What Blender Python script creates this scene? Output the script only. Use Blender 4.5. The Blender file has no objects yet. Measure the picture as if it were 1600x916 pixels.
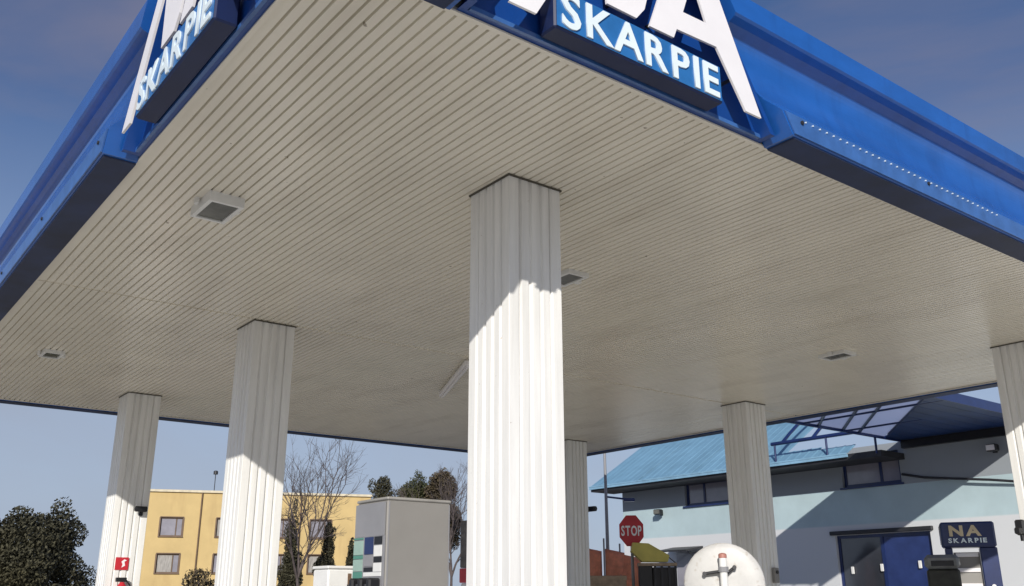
import bpy, bmesh, math, random
from math import radians, sin, cos, pi
from mathutils import Vector, Matrix

random.seed(7)
scn = bpy.context.scene
col = scn.collection

# ------------------------------------------------------------------ camera
cam_d = bpy.data.cameras.new('camera'); cam = bpy.data.objects.new('camera', cam_d); col.objects.link(cam)
cam_d.sensor_width = 36.0; cam_d.lens = 32.6; cam_d.clip_end = 3000; cam_d.clip_start = 0.05
def cam_matrix(yaw, pitch, roll, loc):
    f = Vector((-sin(yaw)*cos(pitch), cos(yaw)*cos(pitch), sin(pitch)))
    r = Vector((cos(yaw), sin(yaw), 0)); u = r.cross(f)
    r2 = r*cos(roll)+u*sin(roll); u2 = -r*sin(roll)+u*cos(roll)
    m = Matrix((r2, u2, -f)).transposed().to_4x4(); m.translation = loc
    return m
cam.matrix_world = cam_matrix(radians(-37.594), radians(18.032), radians(-0.124), Vector((0, 0, 1.6)))
scn.camera = cam

# ------------------------------------------------------------------ sky and sun
SUN_TO = Vector((-0.632, -0.692, 0.375)).normalized()      # towards the sun: low, behind the photographer
SUN_EL = math.asin(SUN_TO.z); SUN_AZ = math.atan2(SUN_TO.x, SUN_TO.y)
world = bpy.data.worlds.new('World'); scn.world = world; world.use_nodes = True
nt = world.node_tree; nt.nodes.clear()
def N(t, ty, **kw):
    n = t.nodes.new(ty)
    for k, v in kw.items():
        if k in n.inputs: n.inputs[k].default_value = v
        else: setattr(n, k, v)
    return n
out = N(nt, 'ShaderNodeOutputWorld'); bg = N(nt, 'ShaderNodeBackground'); bg.inputs['Strength'].default_value = 0.10
sky = N(nt, 'ShaderNodeTexSky', sky_type='NISHITA', sun_disc=False)
sky.sun_elevation = SUN_EL; sky.sun_rotation = SUN_AZ; sky.altitude = 200; sky.air_density = 1.0; sky.dust_density = 1.0; sky.ozone_density = 5.0
tc = N(nt, 'ShaderNodeTexCoord'); mp = N(nt, 'ShaderNodeMapping'); mp.inputs['Scale'].default_value = (1.3, 1.0, 3.4); mp.inputs['Rotation'].default_value = (0.35, 0.2, 0.6)
nz = N(nt, 'ShaderNodeTexNoise', Scale=1.7, Detail=6.0, Roughness=0.55, Distortion=0.5)
rp = N(nt, 'ShaderNodeValToRGB'); rp.color_ramp.elements[0].position = 0.44; rp.color_ramp.elements[1].position = 0.72
rp.color_ramp.elements[1].color = (0.72, 0.72, 0.72, 1); rp.color_ramp.elements[0].color = (0, 0, 0, 1)
mx = N(nt, 'ShaderNodeMix', data_type='RGBA'); mx.inputs['B'].default_value = (2.15, 2.3, 3.0, 1)
nt.links.new(tc.outputs['Generated'], mp.inputs['Vector']); nt.links.new(mp.outputs[0], nz.inputs['Vector'])
nt.links.new(nz.outputs['Fac'], rp.inputs['Fac']); nt.links.new(rp.outputs['Color'], mx.inputs['Factor'])
nt.links.new(sky.outputs[0], mx.inputs['A']); tint = N(nt, 'ShaderNodeMix', data_type='RGBA', blend_type='MULTIPLY'); tint.inputs['Factor'].default_value = 1.0; tint.inputs['B'].default_value = (0.98, 0.91, 0.98, 1)
sxyz = N(nt, 'ShaderNodeSeparateXYZ'); hz_r = N(nt, 'ShaderNodeValToRGB'); hzm = N(nt, 'ShaderNodeMix', data_type='RGBA'); hzm.inputs['B'].default_value = (4.2, 5.35, 6.2, 1)
e_ = hz_r.color_ramp.elements; e_[0].position = 0.0; e_[0].color = (0.9, 0.9, 0.9, 1); e_[1].position = 0.46; e_[1].color = (0, 0, 0, 1)
e2 = e_.new(0.17); e2.color = (0.72, 0.72, 0.72, 1); e3 = e_.new(0.30); e3.color = (0.30, 0.30, 0.30, 1)
nt.links.new(tc.outputs['Generated'], sxyz.inputs[0]); nt.links.new(sxyz.outputs['Z'], hz_r.inputs['Fac']); nt.links.new(hz_r.outputs['Color'], hzm.inputs['Factor'])
nt.links.new(mx.outputs['Result'], hzm.inputs['A']); nt.links.new(hzm.outputs['Result'], tint.inputs['A']); nt.links.new(tint.outputs['Result'], bg.inputs['Color']); nt.links.new(bg.outputs[0], out.inputs['Surface'])

sun_d = bpy.data.lights.new('sun', 'SUN'); sun = bpy.data.objects.new('sun', sun_d); col.objects.link(sun)
sun_d.energy = 4.0; sun_d.angle = radians(0.5); sun_d.color = (1.0, 0.95, 0.87)
sun.rotation_euler = SUN_TO.to_track_quat('Z', 'Y').to_euler(); sun.location = (-20, -22, 30)

vs = scn.view_settings; vs.view_transform = 'Standard'; vs.look = 'None'; vs.gamma = 1; vs.exposure = 0.0; vs.use_curve_mapping = False
scn.render.engine = 'CYCLES'

# ------------------------------------------------------------------ materials
MATS = {}
def mat(name, c, rough=0.6, metal=0.0, var=0.12, scale=3.0, bump=0.0, bscale=40.0, stretch=None, coat=0.0, spec=0.5, c2=None, alpha_trans=0.0):
    if name in MATS: return MATS[name]
    m = bpy.data.materials.new(name); m.use_nodes = True; t = m.node_tree; b = t.nodes['Principled BSDF']
    b.inputs['Roughness'].default_value = rough; b.inputs['Metallic'].default_value = metal
    b.inputs['Coat Weight'].default_value = coat; b.inputs['Coat Roughness'].default_value = 0.12; b.inputs['Specular IOR Level'].default_value = spec
    co = N(t, 'ShaderNodeTexCoord'); mpn = N(t, 'ShaderNodeMapping'); n = N(t, 'ShaderNodeTexNoise', Scale=scale, Detail=8.0, Roughness=0.6)
    if stretch: mpn.inputs['Scale'].default_value = stretch
    geo = N(t, 'ShaderNodeNewGeometry')
    t.links.new(geo.outputs['Position'], mpn.inputs['Vector']); t.links.new(mpn.outputs[0], n.inputs['Vector'])
    ra = N(t, 'ShaderNodeValToRGB'); ra.color_ramp.elements[0].position = 0.3; ra.color_ramp.elements[1].position = 0.72
    lo = c2 or tuple(x*(1-var*2) for x in c); hi = tuple(min(1, x*(1+var*0.5)) for x in c)
    ra.color_ramp.elements[0].color = (*lo, 1); ra.color_ramp.elements[1].color = (*hi, 1)
    t.links.new(n.outputs['Fac'], ra.inputs['Fac']); t.links.new(ra.outputs[0], b.inputs['Base Color'])
    if bump:
        n2 = N(t, 'ShaderNodeTexNoise', Scale=bscale, Detail=4.0); bm_ = N(t, 'ShaderNodeBump', Strength=bump, Distance=0.02)
        t.links.new(geo.outputs['Position'], n2.inputs['Vector']); t.links.new(n2.outputs['Fac'], bm_.inputs['Height']); t.links.new(bm_.outputs[0], b.inputs['Normal'])
    MATS[name] = m
    return m
WHITE_SOFFIT = mat('soffit_paint', (0.85, 0.80, 0.685), 0.27, var=0.04, scale=1.1, bump=0.05, bscale=14)
WHITE_COL = mat('column_paint', (0.85, 0.845, 0.82), 0.42, var=0.07, scale=2.0, stretch=(6, 6, 0.5), bump=0.04, bscale=9)
WHITE = mat('white_enamel', (0.8, 0.8, 0.78), 0.35, var=0.05)
SIGNWHITE = mat('letter_acrylic', (0.88, 0.86, 0.87), 0.3, var=0.03)
PLATE = mat('plate_acrylic', (0.03, 0.17, 0.46), 0.25, var=0.1, scale=6)
PLATE_LETTER = mat('plate_letter', (0.80, 0.90, 0.93), 0.3, var=0.03)
BLUE = mat('fascia_blue', (0.018, 0.125, 0.47), 0.22, var=0.12, scale=1.2, stretch=(1, 1, 2.5), coat=0.4, bump=0.03, bscale=3)
BLUE_LIP = mat('fascia_lip', (0.05, 0.15, 0.42), 0.35, var=0.15, scale=6, coat=0.2)
DEEP = mat('sign_panel_blue', (0.008, 0.065, 0.30), 0.35, var=0.1, scale=2)
DARK = mat('dark_metal', (0.03, 0.03, 0.035), 0.5, var=0.2)
BLACK = mat('black_plastic', (0.012, 0.012, 0.014), 0.4)
GREYGLASS = mat('lamp_glass', (0.16, 0.16, 0.14), 0.15, var=0.15, scale=9)
PUMPGREY = mat('pump_grey', (0.26, 0.25, 0.235), 0.5, var=0.05, scale=2, bump=0.02, bscale=6)
PUMPGREY2 = mat('pump_front_grey', (0.27, 0.27, 0.285), 0.4, var=0.06)
GREEN = mat('pump_green', (0.09, 0.27, 0.21), 0.4, var=0.1)
PALEGREEN = mat('pump_pale_green', (0.33, 0.47, 0.41), 0.4, var=0.1)
NAVY = mat('navy_paint', (0.012, 0.028, 0.12), 0.35, var=0.15, coat=0.2)
NAVY2 = mat('navy_sheet', (0.010, 0.04, 0.16), 0.4, var=0.25, scale=1.5, stretch=(1, 4, 4))
GLASS = mat('window_glass', (0.05, 0.055, 0.07), 0.06, var=0.2, scale=0.8, spec=0.9)
GLASS2 = mat('curtained_glass', (0.30, 0.29, 0.33), 0.12, var=0.12, scale=1.5, spec=0.8)
BLUEGLASS = mat('blue_poster_film', (0.025, 0.045, 0.16), 0.25, var=0.15)
ROOFBLUE = mat('roof_sheet_blue', (0.21, 0.40, 0.55), 0.35, var=0.12, scale=1.4, stretch=(1, 1, 1))
RED = mat('sign_red', (0.58, 0.025, 0.04), 0.4, var=0.1)
ORANGE = mat('orange_vinyl', (0.90, 0.30, 0.16), 0.5, var=0.2, scale=5)
YELLOW = mat('yellow_paint', (0.62, 0.53, 0.12), 0.45, var=0.1)
WOOD = mat('pale_wood', (0.45, 0.33, 0.22), 0.6, var=0.2, scale=8)
YWALL = mat('yellow_render', (0.60, 0.445, 0.20), 0.8, var=0.07, scale=0.6, bump=0.1, bscale=12)
YTRIM = mat('cream_coping', (0.70, 0.62, 0.45), 0.7)
BROWN = mat('brown_frame', (0.16, 0.10, 0.06), 0.6)
BARK = mat('bark', (0.13, 0.105, 0.10), 0.9, var=0.25, scale=9)
LEAF = mat('evergreen_leaf', (0.070, 0.064, 0.034), 0.75, var=0.5, scale=1.1, c2=(0.028, 0.028, 0.015))
LEAF2 = mat('olive_leaf', (0.085, 0.082, 0.03), 0.7, scale=0.8, c2=(0.035, 0.045, 0.018))
LEAF3 = mat('rusty_leaf', (0.105, 0.078, 0.042), 0.75, scale=0.8, c2=(0.05, 0.042, 0.025))
CONC = mat('forecourt_concrete', (0.64, 0.61, 0.54), 0.8, var=0.1, scale=0.5, bump=0.15, bscale=25)
GROUND = mat('ground_gravel', (0.24, 0.21, 0.17), 0.9, var=0.15, scale=0.3, bump=0.3, bscale=12)
KERB = mat('kerb_concrete', (0.50, 0.49, 0.46), 0.8, var=0.12, bump=0.1)

def grime(m, scale, lo, hi, colr, amount, stretch=(1, 1, 1)):
    t = m.node_tree; b = t.nodes['Principled BSDF']; src = b.inputs['Base Color'].links[0].from_socket
    geo = N(t, 'ShaderNodeNewGeometry'); mpn = N(t, 'ShaderNodeMapping'); mpn.inputs['Scale'].default_value = stretch
    n = N(t, 'ShaderNodeTexNoise', Scale=scale, Detail=3.0, Roughness=0.55); rg = N(t, 'ShaderNodeMapRange')
    rg.inputs['From Min'].default_value = lo; rg.inputs['From Max'].default_value = hi; rg.inputs['To Max'].default_value = amount
    mxn = N(t, 'ShaderNodeMix', data_type='RGBA'); mxn.inputs['B'].default_value = (*colr, 1)
    t.links.new(geo.outputs['Position'], mpn.inputs['Vector']); t.links.new(mpn.outputs[0], n.inputs['Vector']); t.links.new(n.outputs['Fac'], rg.inputs['Value'])
    t.links.new(rg.outputs[0], mxn.inputs['Factor']); t.links.new(src, mxn.inputs['A']); t.links.new(mxn.outputs['Result'], b.inputs['Base Color'])
grime(WHITE_SOFFIT, 9.0, 0.735, 0.76, (0.16, 0.12, 0.07), 0.75)
grime(WHITE_SOFFIT, 0.9, 0.52, 0.75, (0.55, 0.49, 0.39), 0.34, (3.0, 0.7, 1))
grime(WHITE_COL, 22.0, 0.73, 0.76, (0.25, 0.20, 0.14), 0.6)
grime(WHITE_COL, 1.6, 0.55, 0.78, (0.60, 0.58, 0.53), 0.28, (9, 9, 0.35))
grime(BLUE, 1.5, 0.5, 0.8, (0.010, 0.04, 0.16), 0.3, (4, 4, 0.6))
grime(YWALL, 0.8, 0.52, 0.75, (0.40, 0.27, 0.12), 0.5, (1.5, 1.5, 0.3))
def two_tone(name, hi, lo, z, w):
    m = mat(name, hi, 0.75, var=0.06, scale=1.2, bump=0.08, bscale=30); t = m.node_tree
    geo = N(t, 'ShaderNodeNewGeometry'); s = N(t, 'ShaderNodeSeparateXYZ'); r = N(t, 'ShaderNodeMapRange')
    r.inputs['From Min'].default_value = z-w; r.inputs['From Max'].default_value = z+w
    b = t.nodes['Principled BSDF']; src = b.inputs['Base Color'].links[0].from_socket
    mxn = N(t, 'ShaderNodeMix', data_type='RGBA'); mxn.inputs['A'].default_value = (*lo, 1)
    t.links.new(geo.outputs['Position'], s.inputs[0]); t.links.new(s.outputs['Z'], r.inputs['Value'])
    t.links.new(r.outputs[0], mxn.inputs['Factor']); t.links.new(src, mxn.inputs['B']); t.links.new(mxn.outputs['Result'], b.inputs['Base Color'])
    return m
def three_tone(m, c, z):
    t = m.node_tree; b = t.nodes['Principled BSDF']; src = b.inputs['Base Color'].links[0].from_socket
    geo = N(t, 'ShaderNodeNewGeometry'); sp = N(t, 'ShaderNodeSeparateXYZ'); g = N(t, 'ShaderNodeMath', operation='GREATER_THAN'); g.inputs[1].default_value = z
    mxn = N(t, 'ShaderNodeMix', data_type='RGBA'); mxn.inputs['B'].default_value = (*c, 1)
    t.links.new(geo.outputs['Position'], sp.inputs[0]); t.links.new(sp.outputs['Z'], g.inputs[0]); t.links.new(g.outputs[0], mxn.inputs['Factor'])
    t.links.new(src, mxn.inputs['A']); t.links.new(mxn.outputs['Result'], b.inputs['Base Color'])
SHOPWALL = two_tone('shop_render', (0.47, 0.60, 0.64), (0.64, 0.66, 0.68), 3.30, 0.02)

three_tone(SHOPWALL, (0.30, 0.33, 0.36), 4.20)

# ------------------------------------------------------------------ helpers
def finish(o, label=None, cat=None, group=None, kind=None):
    if label: o['label'] = label
    if cat: o['category'] = cat
    if group: o['group'] = group
    if kind: o['kind'] = kind
    return o
def empty(name, loc=(0, 0, 0), rz=0, label=None, cat=None, group=None, parent=None):
    o = bpy.data.objects.new(name, None); col.objects.link(o); o.location = loc; o.rotation_euler = (0, 0, rz); o.empty_display_size = 0.2
    if parent: o.parent = parent
    return finish(o, label, cat, group)
class MB:
    def __init__(s): s.v = []; s.f = []; s.sm = []
    def add(s, vs, fs, smooth=False):
        k = len(s.v); s.v += [tuple(v) for v in vs]; s.f += [tuple(i+k for i in f) for f in fs]; s.sm += [smooth]*len(fs); return s
    def box(s, a, b, m=None):
        x0, y0, z0 = a; x1, y1, z1 = b
        vs = [Vector(p) for p in ((x0,y0,z0),(x1,y0,z0),(x1,y1,z0),(x0,y1,z0),(x0,y0,z1),(x1,y0,z1),(x1,y1,z1),(x0,y1,z1))]
        if m: vs = [m @ v for v in vs]
        return s.add(vs, [(0,3,2,1),(4,5,6,7),(0,1,5,4),(1,2,6,5),(2,3,7,6),(3,0,4,7)])
    def bbox(s, a, b, r=0.01, m=None):
        """box with chamfered edges"""
        bm = bmesh.new(); bmesh.ops.create_cube(bm, size=1)
        for v in bm.verts: v.co = Vector([(a[i]+b[i])/2 + v.co[i]*(b[i]-a[i]) for i in range(3)])
        bmesh.ops.bevel(bm, geom=bm.edges[:], offset=r, segments=1, affect='EDGES', profile=0.5)
        vs = [(m @ v.co) if m else v.co.copy() for v in bm.verts]; bm.verts.index_update()
        s.add(vs, [[v.index for v in f.verts] for f in bm.faces]); bm.free(); return s
    def tube(s, p, q, r0, r1=None, n=8, caps=True):
        p = Vector(p); q = Vector(q); r1 = r0 if r1 is None else r1
        d = (q-p).normalized(); a = d.orthogonal().normalized(); b = d.cross(a)
        vs = [p+(a*cos(2*pi*i/n)+b*sin(2*pi*i/n))*r0 for i in range(n)]+[q+(a*cos(2*pi*i/n)+b*sin(2*pi*i/n))*r1 for i in range(n)]
        s.add(vs, [(i, (i+1) % n, n+(i+1) % n, n+i) for i in range(n)], True)
        if caps: s.add(vs, [tuple(range(n))[::-1], tuple(range(n, 2*n))])
        return s
    def path(s, pts, r, n=6):
        for p, q in zip(pts, pts[1:]): s.tube(p, q, r, r, n)
        return s
    def prism(s, poly, fn0, fn1):
        n = len(poly); vs = [fn0(*p) for p in poly]+[fn1(*p) for p in poly]
        return s.add(vs, [tuple(range(n))[::-1], tuple(range(n, 2*n))]+[(i, (i+1) % n, n+(i+1) % n, n+i) for i in range(n)])
    def disc(s, c, axis, r, th, n=28, dome=0.0):
        c = Vector(c); d = Vector(axis).normalized(); a = d.orthogonal().normalized(); b = d.cross(a)
        rings = [(r, -th/2), (r, th/2)]
        if dome:
            for k in range(1, 6): t = k/6; rings.append((r*cos(t*pi/2), th/2+dome*sin(t*pi/2)))
        vs = []
        for rr, h in rings: vs += [c+d*h+(a*cos(2*pi*i/n)+b*sin(2*pi*i/n))*rr for i in range(n)]
        fs = [tuple(range(n))[::-1], tuple(range(n*(len(rings)-1), n*len(rings)))]
        s.add(vs, fs)
        s.add(vs, [(k*n+i, k*n+(i+1) % n, (k+1)*n+(i+1) % n, (k+1)*n+i) for k in range(len(rings)-1) for i in range(n)], dome > 0)
        return s
    def mesh(s, name, m):
        me = bpy.data.meshes.new(name); me.from_pydata(s.v, [], s.f); me.materials.append(m)
        me.polygons.foreach_set('use_smooth', s.sm); me.update()
        bm = bmesh.new(); bm.from_mesh(me); bmesh.ops.recalc_face_normals(bm, faces=bm.faces[:]); bm.to_mesh(me); bm.free()
        return me
    def build(s, name, m, parent=None, label=None, cat=None, group=None, kind=None):
        o = bpy.data.objects.new(name, s.mesh(name, m)); col.objects.link(o)
        if parent: o.parent = parent
        return finish(o, label, cat, group, kind)
def place(name, me, parent=None, loc=(0, 0, 0), rz=0):
    o = bpy.data.objects.new(name, me); col.objects.link(o); o.location = loc; o.rotation_euler = (0, 0, rz)
    if parent: o.parent = parent
    return o
def glyph(ch, h, depth, bold, name, m):
    """one extruded letter mesh, lower left at the origin, in the XZ plane facing -Y"""
    cu = bpy.data.curves.new('t', 'FONT'); cu.body = ch; cu.size = h/0.69; cu.extrude = depth/2; cu.offset = bold; cu.resolution_u = 3
    ob = bpy.data.objects.new('t', cu); col.objects.link(ob)
    dg = bpy.context.evaluated_depsgraph_get(); me = bpy.data.meshes.new_from_object(ob.evaluated_get(dg))
    bpy.data.objects.remove(ob); bpy.data.curves.remove(cu)
    xs = [v.co.x for v in me.vertices]; x0 = min(xs); w = max(xs)-x0
    for v in me.vertices: v.co = Vector((v.co.x-x0, -v.co.z, v.co.y))
    me.name = name; me.materials.clear(); me.materials.append(m)
    return me, w
def write(text, h, depth, bold, gap, m, parent, width, origin, name='letter', kern={}):
    """letters as separate children, run centred on origin along local X, squeezed to the given width"""
    gl = [glyph(c, h, depth, bold, name, m) for c in text if c != ' ']
    tot = sum(w for _, w in gl)+gap*(len(gl)-1)+sum(kern.values()); sx = width/tot; x = -width/2
    for i, (me, w) in enumerate(gl):
        o = place(name, me, parent, (origin[0]+x, origin[1], origin[2])); o.scale = (sx, 1, 1); x += (w+gap+kern.get(i, 0))*sx

# ------------------------------------------------------------------ ground
MB().add([(-400,-400,0),(600,-400,0),(600,600,0),(-400,600,0)], [(0,1,2,3)]).build('ground', GROUND, kind='structure')
MB().add([(-16,-14,0.004),(21.9,-14,0.004),(21.9,32,0.004),(-16,32,0.004)], [(0,1,2,3)]).build('forecourt', CONC, kind='structure')
for name, (x0_, y0_, x1_, y1_) in (('pump_island', (3.75, 4.6, 5.0, 17.2)), ('pump_island', (12.3, 4.6, 13.9, 16.4))):
    MB().bbox((x0_, y0_, 0.006), (x1_, y1_, 0.14), 0.02).build(name, KERB, kind='structure')

# ------------------------------------------------------------------ fuel canopy
X0, X1, Y0, Y1, ZS = 1.68, 14.85, 3.82, 17.65, 4.80
canopy = empty('fuel_canopy', ((X0+X1)/2, (Y0+Y1)/2, 0), label='large white and blue fuel station canopy on ribbed white columns', cat='canopy')
CI = Matrix.Translation((-(X0+X1)/2, -(Y0+Y1)/2, 0))
def cpart(mb, name, m, parent=canopy):
    o = mb.build(name, m, parent)
    if parent is canopy: o.matrix_parent_inverse = CI
    return o
soffit = cpart(MB().box((X0+0.02, Y0+0.02, 4.84), (X1-0.02, Y1-0.02, 4.90)), 'soffit', mat('soffit_backing', (0.26, 0.24, 0.20), 0.8))
cpart(MB().box((X0+0.03, Y0+0.03, 4.905), (X1-0.03, Y1-0.03, 5.45)), 'roof_deck', DARK)
# slats: one mesh shared, ribs run along Y with a butt joint
P = 0.0784; n_slat = int(round((X1-X0-0.04)/P)); P = (X1-X0-0.04)/n_slat
YJ = 10.48
def slat_mesh():
    h = P/2
    prof = [(-h+0.0008, 0.036), (-h+0.0008, 0.026), (-h+0.006, 0.024), (-h+0.0095, 0.0), (h-0.0095, 0.0), (h-0.006, 0.024), (h-0.0008, 0.026), (h-0.0008, 0.036)]
    mb = MB(); ys = [(Y0+0.01, 0), (YJ-0.020, 0), (YJ-0.018, 1), (YJ+0.018, 1), (YJ+0.020, 0), (Y1-0.01, 0)]
    vs = []
    for y, up in ys: vs += [(x, y, (z if z > 0.01 or not up else 0.021)) for x, z in prof]
    n = len(prof); fs = [(k*n+i, k*n+i+1, (k+1)*n+i+1, (k+1)*n+i) for k in range(len(ys)-1) for i in range(n-1)]
    fs += [tuple(range(n)), tuple(range(n*(len(ys)-1), n*len(ys)))[::-1]]
    mb.add(vs, fs); return mb.mesh('slat', WHITE_SOFFIT)
sm_ = slat_mesh()
for k in range(n_slat):
    o = place('slat', sm_, soffit, (X0+0.02+P*(k+0.5), 0, ZS+random.uniform(-0.0012, 0.0012)))
for a, b in (((X0-0.012, Y0-0.012, 4.785), (X1+0.012, Y0+0.022, 4.797)), ((X0-0.012, Y1-0.022, 4.785), (X1+0.012, Y1+0.012, 4.797)),
             ((X0-0.012, Y0+0.023, 4.785), (X0+0.022, Y1-0.023, 4.797)), ((X1-0.022, Y0+0.023, 4.785), (X1+0.012, Y1-0.023, 4.797))):
    cpart(MB().box(a, b), 'edge_trim', WHITE_SOFFIT)

# fascia: outward offset / height profile, mitred at the corners, cut slanted beside the signs
LIPZ = 4.775
PROF = [(0.013, LIPZ), (0.262, LIPZ), (0.27, LIPZ+0.008), (0.27, 4.945), (0.262, 4.957)]
CV = [(0.24, 4.972), (0.165, 5.06), (0.115, 5.17), (0.085, 5.29), (0.075, 5.42), (0.095, 5.53), (0.165, 5.59), (0.20, 5.615)]
for k_ in range(1, len(CV)-2):                        # Catmull-Rom through the cove
    p0, p1, p2, p3 = CV[k_-1], CV[k_], CV[k_+1], CV[k_+2]
    for t_ in (0, 0.25, 0.5, 0.75):
        PROF.append(tuple(0.5*((2*p1[i])+(-p0[i]+p2[i])*t_+(2*p0[i]-5*p1[i]+4*p2[i]-p3[i])*t_*t_+(-p0[i]+3*p1[i]-3*p2[i]+p3[i])*t_**3) for i in (0, 1)))
PROF += [(0.165, 5.59), (0.225, 5.605), (0.243, 5.62), (0.243, 5.80), (0.23, 5.815), (0.013, 5.815)]
def fascia_piece(place_fn, s0, s1, prof=PROF, name='fascia', m=BLUE):
    vs = [place_fn(s0(o, z), o, z) for o, z in prof]+[place_fn(s1(o, z), o, z) for o, z in prof]
    n = len(prof); mb = MB()
    mb.add(vs, [tuple(range(n)), tuple(range(n, 2*n))[::-1]])
    for i in range(n):
        j = (i+1) % n; mb.add([vs[i], vs[j], vs[n+j], vs[n+i]], [(0, 1, 2, 3)])
    o = cpart(mb, name, m)
    return o
R_ = lambda s, o, z: (s, Y0-o, z)          # side towards -Y
L_ = lambda s, o, z: (X0-o, s, z)          # side towards -X
FY = lambda s, o, z: (s, Y1+o, z)
FX = lambda s, o, z: (X1+o, s, z)
SR, SL = 3.90, 5.47                        # sign centres along the two fronts
SLOPE = 0.60
cut = lambda c, sg, half: (lambda o, z: c+sg*(half-SLOPE*(z-4.8)))
fas = []
fas.append(fascia_piece(R_, lambda o, z: X0-o, cut(SR, -1, 1.40)))
fas.append(fascia_piece(R_, cut(SR, 1, 1.40), lambda o, z: X1+o))
fas.append(fascia_piece(L_, lambda o, z: Y0-o, cut(SL, -1, 1.40)))
fas.append(fascia_piece(L_, cut(SL, 1, 1.40), lambda o, z: Y1+o))
fas.append(fascia_piece(FY, lambda o, z: X0-o, lambda o, z: X1+o))
fas.append(fascia_piece(FX, lambda o, z: Y0-o, lambda o, z: Y1+o))
# lip strips and bolts along the lower edge (on the pieces that show)
LIPP = [(0.2715, LIPZ+0.012), (0.283, LIPZ+0.012), (0.283, 4.935), (0.279, 4.947), (0.2715, 4.947)]
fascia_piece(R_, lambda o, z: cut(SR, 1, 1.40)(o, z)+0.02, lambda o, z: X1+o, LIPP, 'fascia_lip', BLUE_LIP)
fascia_piece(R_, lambda o, z: X0-o, lambda o, z: cut(SR, -1, 1.40)(o, z)-0.02, LIPP, 'fascia_lip', BLUE_LIP)
fascia_piece(L_, lambda o, z: cut(SL, 1, 1.40)(o, z)+0.02, lambda o, z: Y1+o, LIPP, 'fascia_lip', BLUE_LIP)
fascia_piece(L_, lambda o, z: Y0-o, lambda o, z: cut(SL, -1, 1.40)(o, z)-0.02, LIPP, 'fascia_lip', BLUE_LIP)
UND = mat('fascia_underside', (0.012, 0.028, 0.095), 0.6, var=0.3, scale=2)
UNDP = [(0.014, LIPZ-0.012), (0.255, LIPZ-0.012), (0.255, LIPZ-0.002), (0.014, LIPZ-0.002)]
for fn, a_, b_ in ((R_, lambda o, z: cut(SR, 1, 1.40)(o, z)+0.03, lambda o, z: X1+o), (R_, lambda o, z: X0-o, lambda o, z: cut(SR, -1, 1.40)(o, z)-0.03),
                   (L_, lambda o, z: cut(SL, 1, 1.40)(o, z)+0.03, lambda o, z: Y1+o), (L_, lambda o, z: Y0-o, lambda o, z: cut(SL, -1, 1.40)(o, z)-0.03),
                   (FY, lambda o, z: X0-o, lambda o, z: X1+o), (FX, lambda o, z: Y0-o, lambda o, z: Y1+o)):
    fascia_piece(fn, a_, b_, UNDP, 'underside', UND)
bolt = MB().disc((0, 0, 0), (0, -1, 0), 0.016, 0.012, 10).mesh('bolt', DARK)
boltx = MB().disc((0, 0, 0), (-1, 0, 0), 0.016, 0.012, 10).mesh('bolt', DARK)
for k in range(6):
    o = place('bolt', bolt, canopy, (5.42+1.75*k, Y0-0.289, 4.90)); o.matrix_parent_inverse = CI
    o = place('bolt', boltx, canopy, (X0-0.289, 7.0+1.9*k, 4.90)); o.matrix_parent_inverse = CI
stud = MB().disc((0, 0, 0), (0, -1, 0), 0.006, 0.01, 8).mesh('glint_dot', PLATE_LETTER)  # pale dots painting in the broken highlight along the lip crease
for k in range(34):
    o = place('glint_dot', stud, canopy, (5.42+0.0875*(k+0.5), Y0-0.288, 4.915)); o.matrix_parent_inverse = CI

# columns
S = 0.53
def column_meshes():
    H0, H1 = 0.145, ZS-0.004
    def rib_panel():
        a, b = 0.105, S-0.105; n = 3; pts = [(a, 0.020)]; w = (b-a)/n
        for k in range(n):
            u = a+w*k
            pts += [(u+0.012, 0.020), (u+0.022, 0.0), (u+w-0.022, 0.0), (u+w-0.012, 0.020)]
        pts += [(b, 0.020), (b, 0.03), (a, 0.03)]
        return MB().prism(pts, lambda x, y: (x-S/2, y-S/2, H0), lambda x, y: (x-S/2, y-S/2, H1)).mesh('rib_panel', WHITE_COL)
    def corner():
        t = 0.104
        pts = [(0.004, 0.0), (t-0.012, 0.0), (t, 0.010), (t, 0.028), (0.028, 0.028), (0.028, t), (0.010, t), (0.0, t-0.012), (0.0, 0.004)]
        return MB().prism(pts, lambda x, y: (x-S/2, y-S/2, H0), lambda x, y: (x-S/2, y-S/2, H1)).mesh('corner_trim', WHITE_COL)
    core = MB().box((-S/2+0.031, -S/2+0.031, 0.142), (S/2-0.031, S/2-0.031, H1+0.002)).mesh('core', DARK)
    gap_shade = MB()  # dark ring colouring in the shaded gap between column top and soffit
    e = S/2+0.012
    for a, b in (((-e, -e), (e, -S/2-0.001)), ((-e, S/2+0.001), (e, e)), ((-e, -S/2), (-S/2-0.001, S/2)), ((S/2+0.001, -S/2), (e, S/2))):
        gap_shade.box((a[0], a[1], ZS-0.016), (b[0], b[1], ZS-0.003))
    return rib_panel(), corner(), core, gap_shade.mesh('gap_shade', mat('gap_shade_brown', (0.10, 0.09, 0.07), 0.7))
rib_m, cor_m, core_m, gap_shade_m = column_meshes()
COLS = {'C1': (4.10, 5.36), 'C2': (4.13, 10.50), 'C3': (4.17, 15.78), 'C6': (12.66, 5.20), 'C5': (12.92, 10.14), 'C4': (13.20, 15.16)}
for k, (cx, cy) in COLS.items():
    c = place('column', core_m, canopy, (cx+S/2, cy+S/2, 0)); c.matrix_parent_inverse = CI
    for q in range(4):
        place('rib_panel', rib_m, c, rz=q*pi/2); place('corner_trim', cor_m, c, rz=q*pi/2)
    place('gap_shade', gap_shade_m, c)

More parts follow.
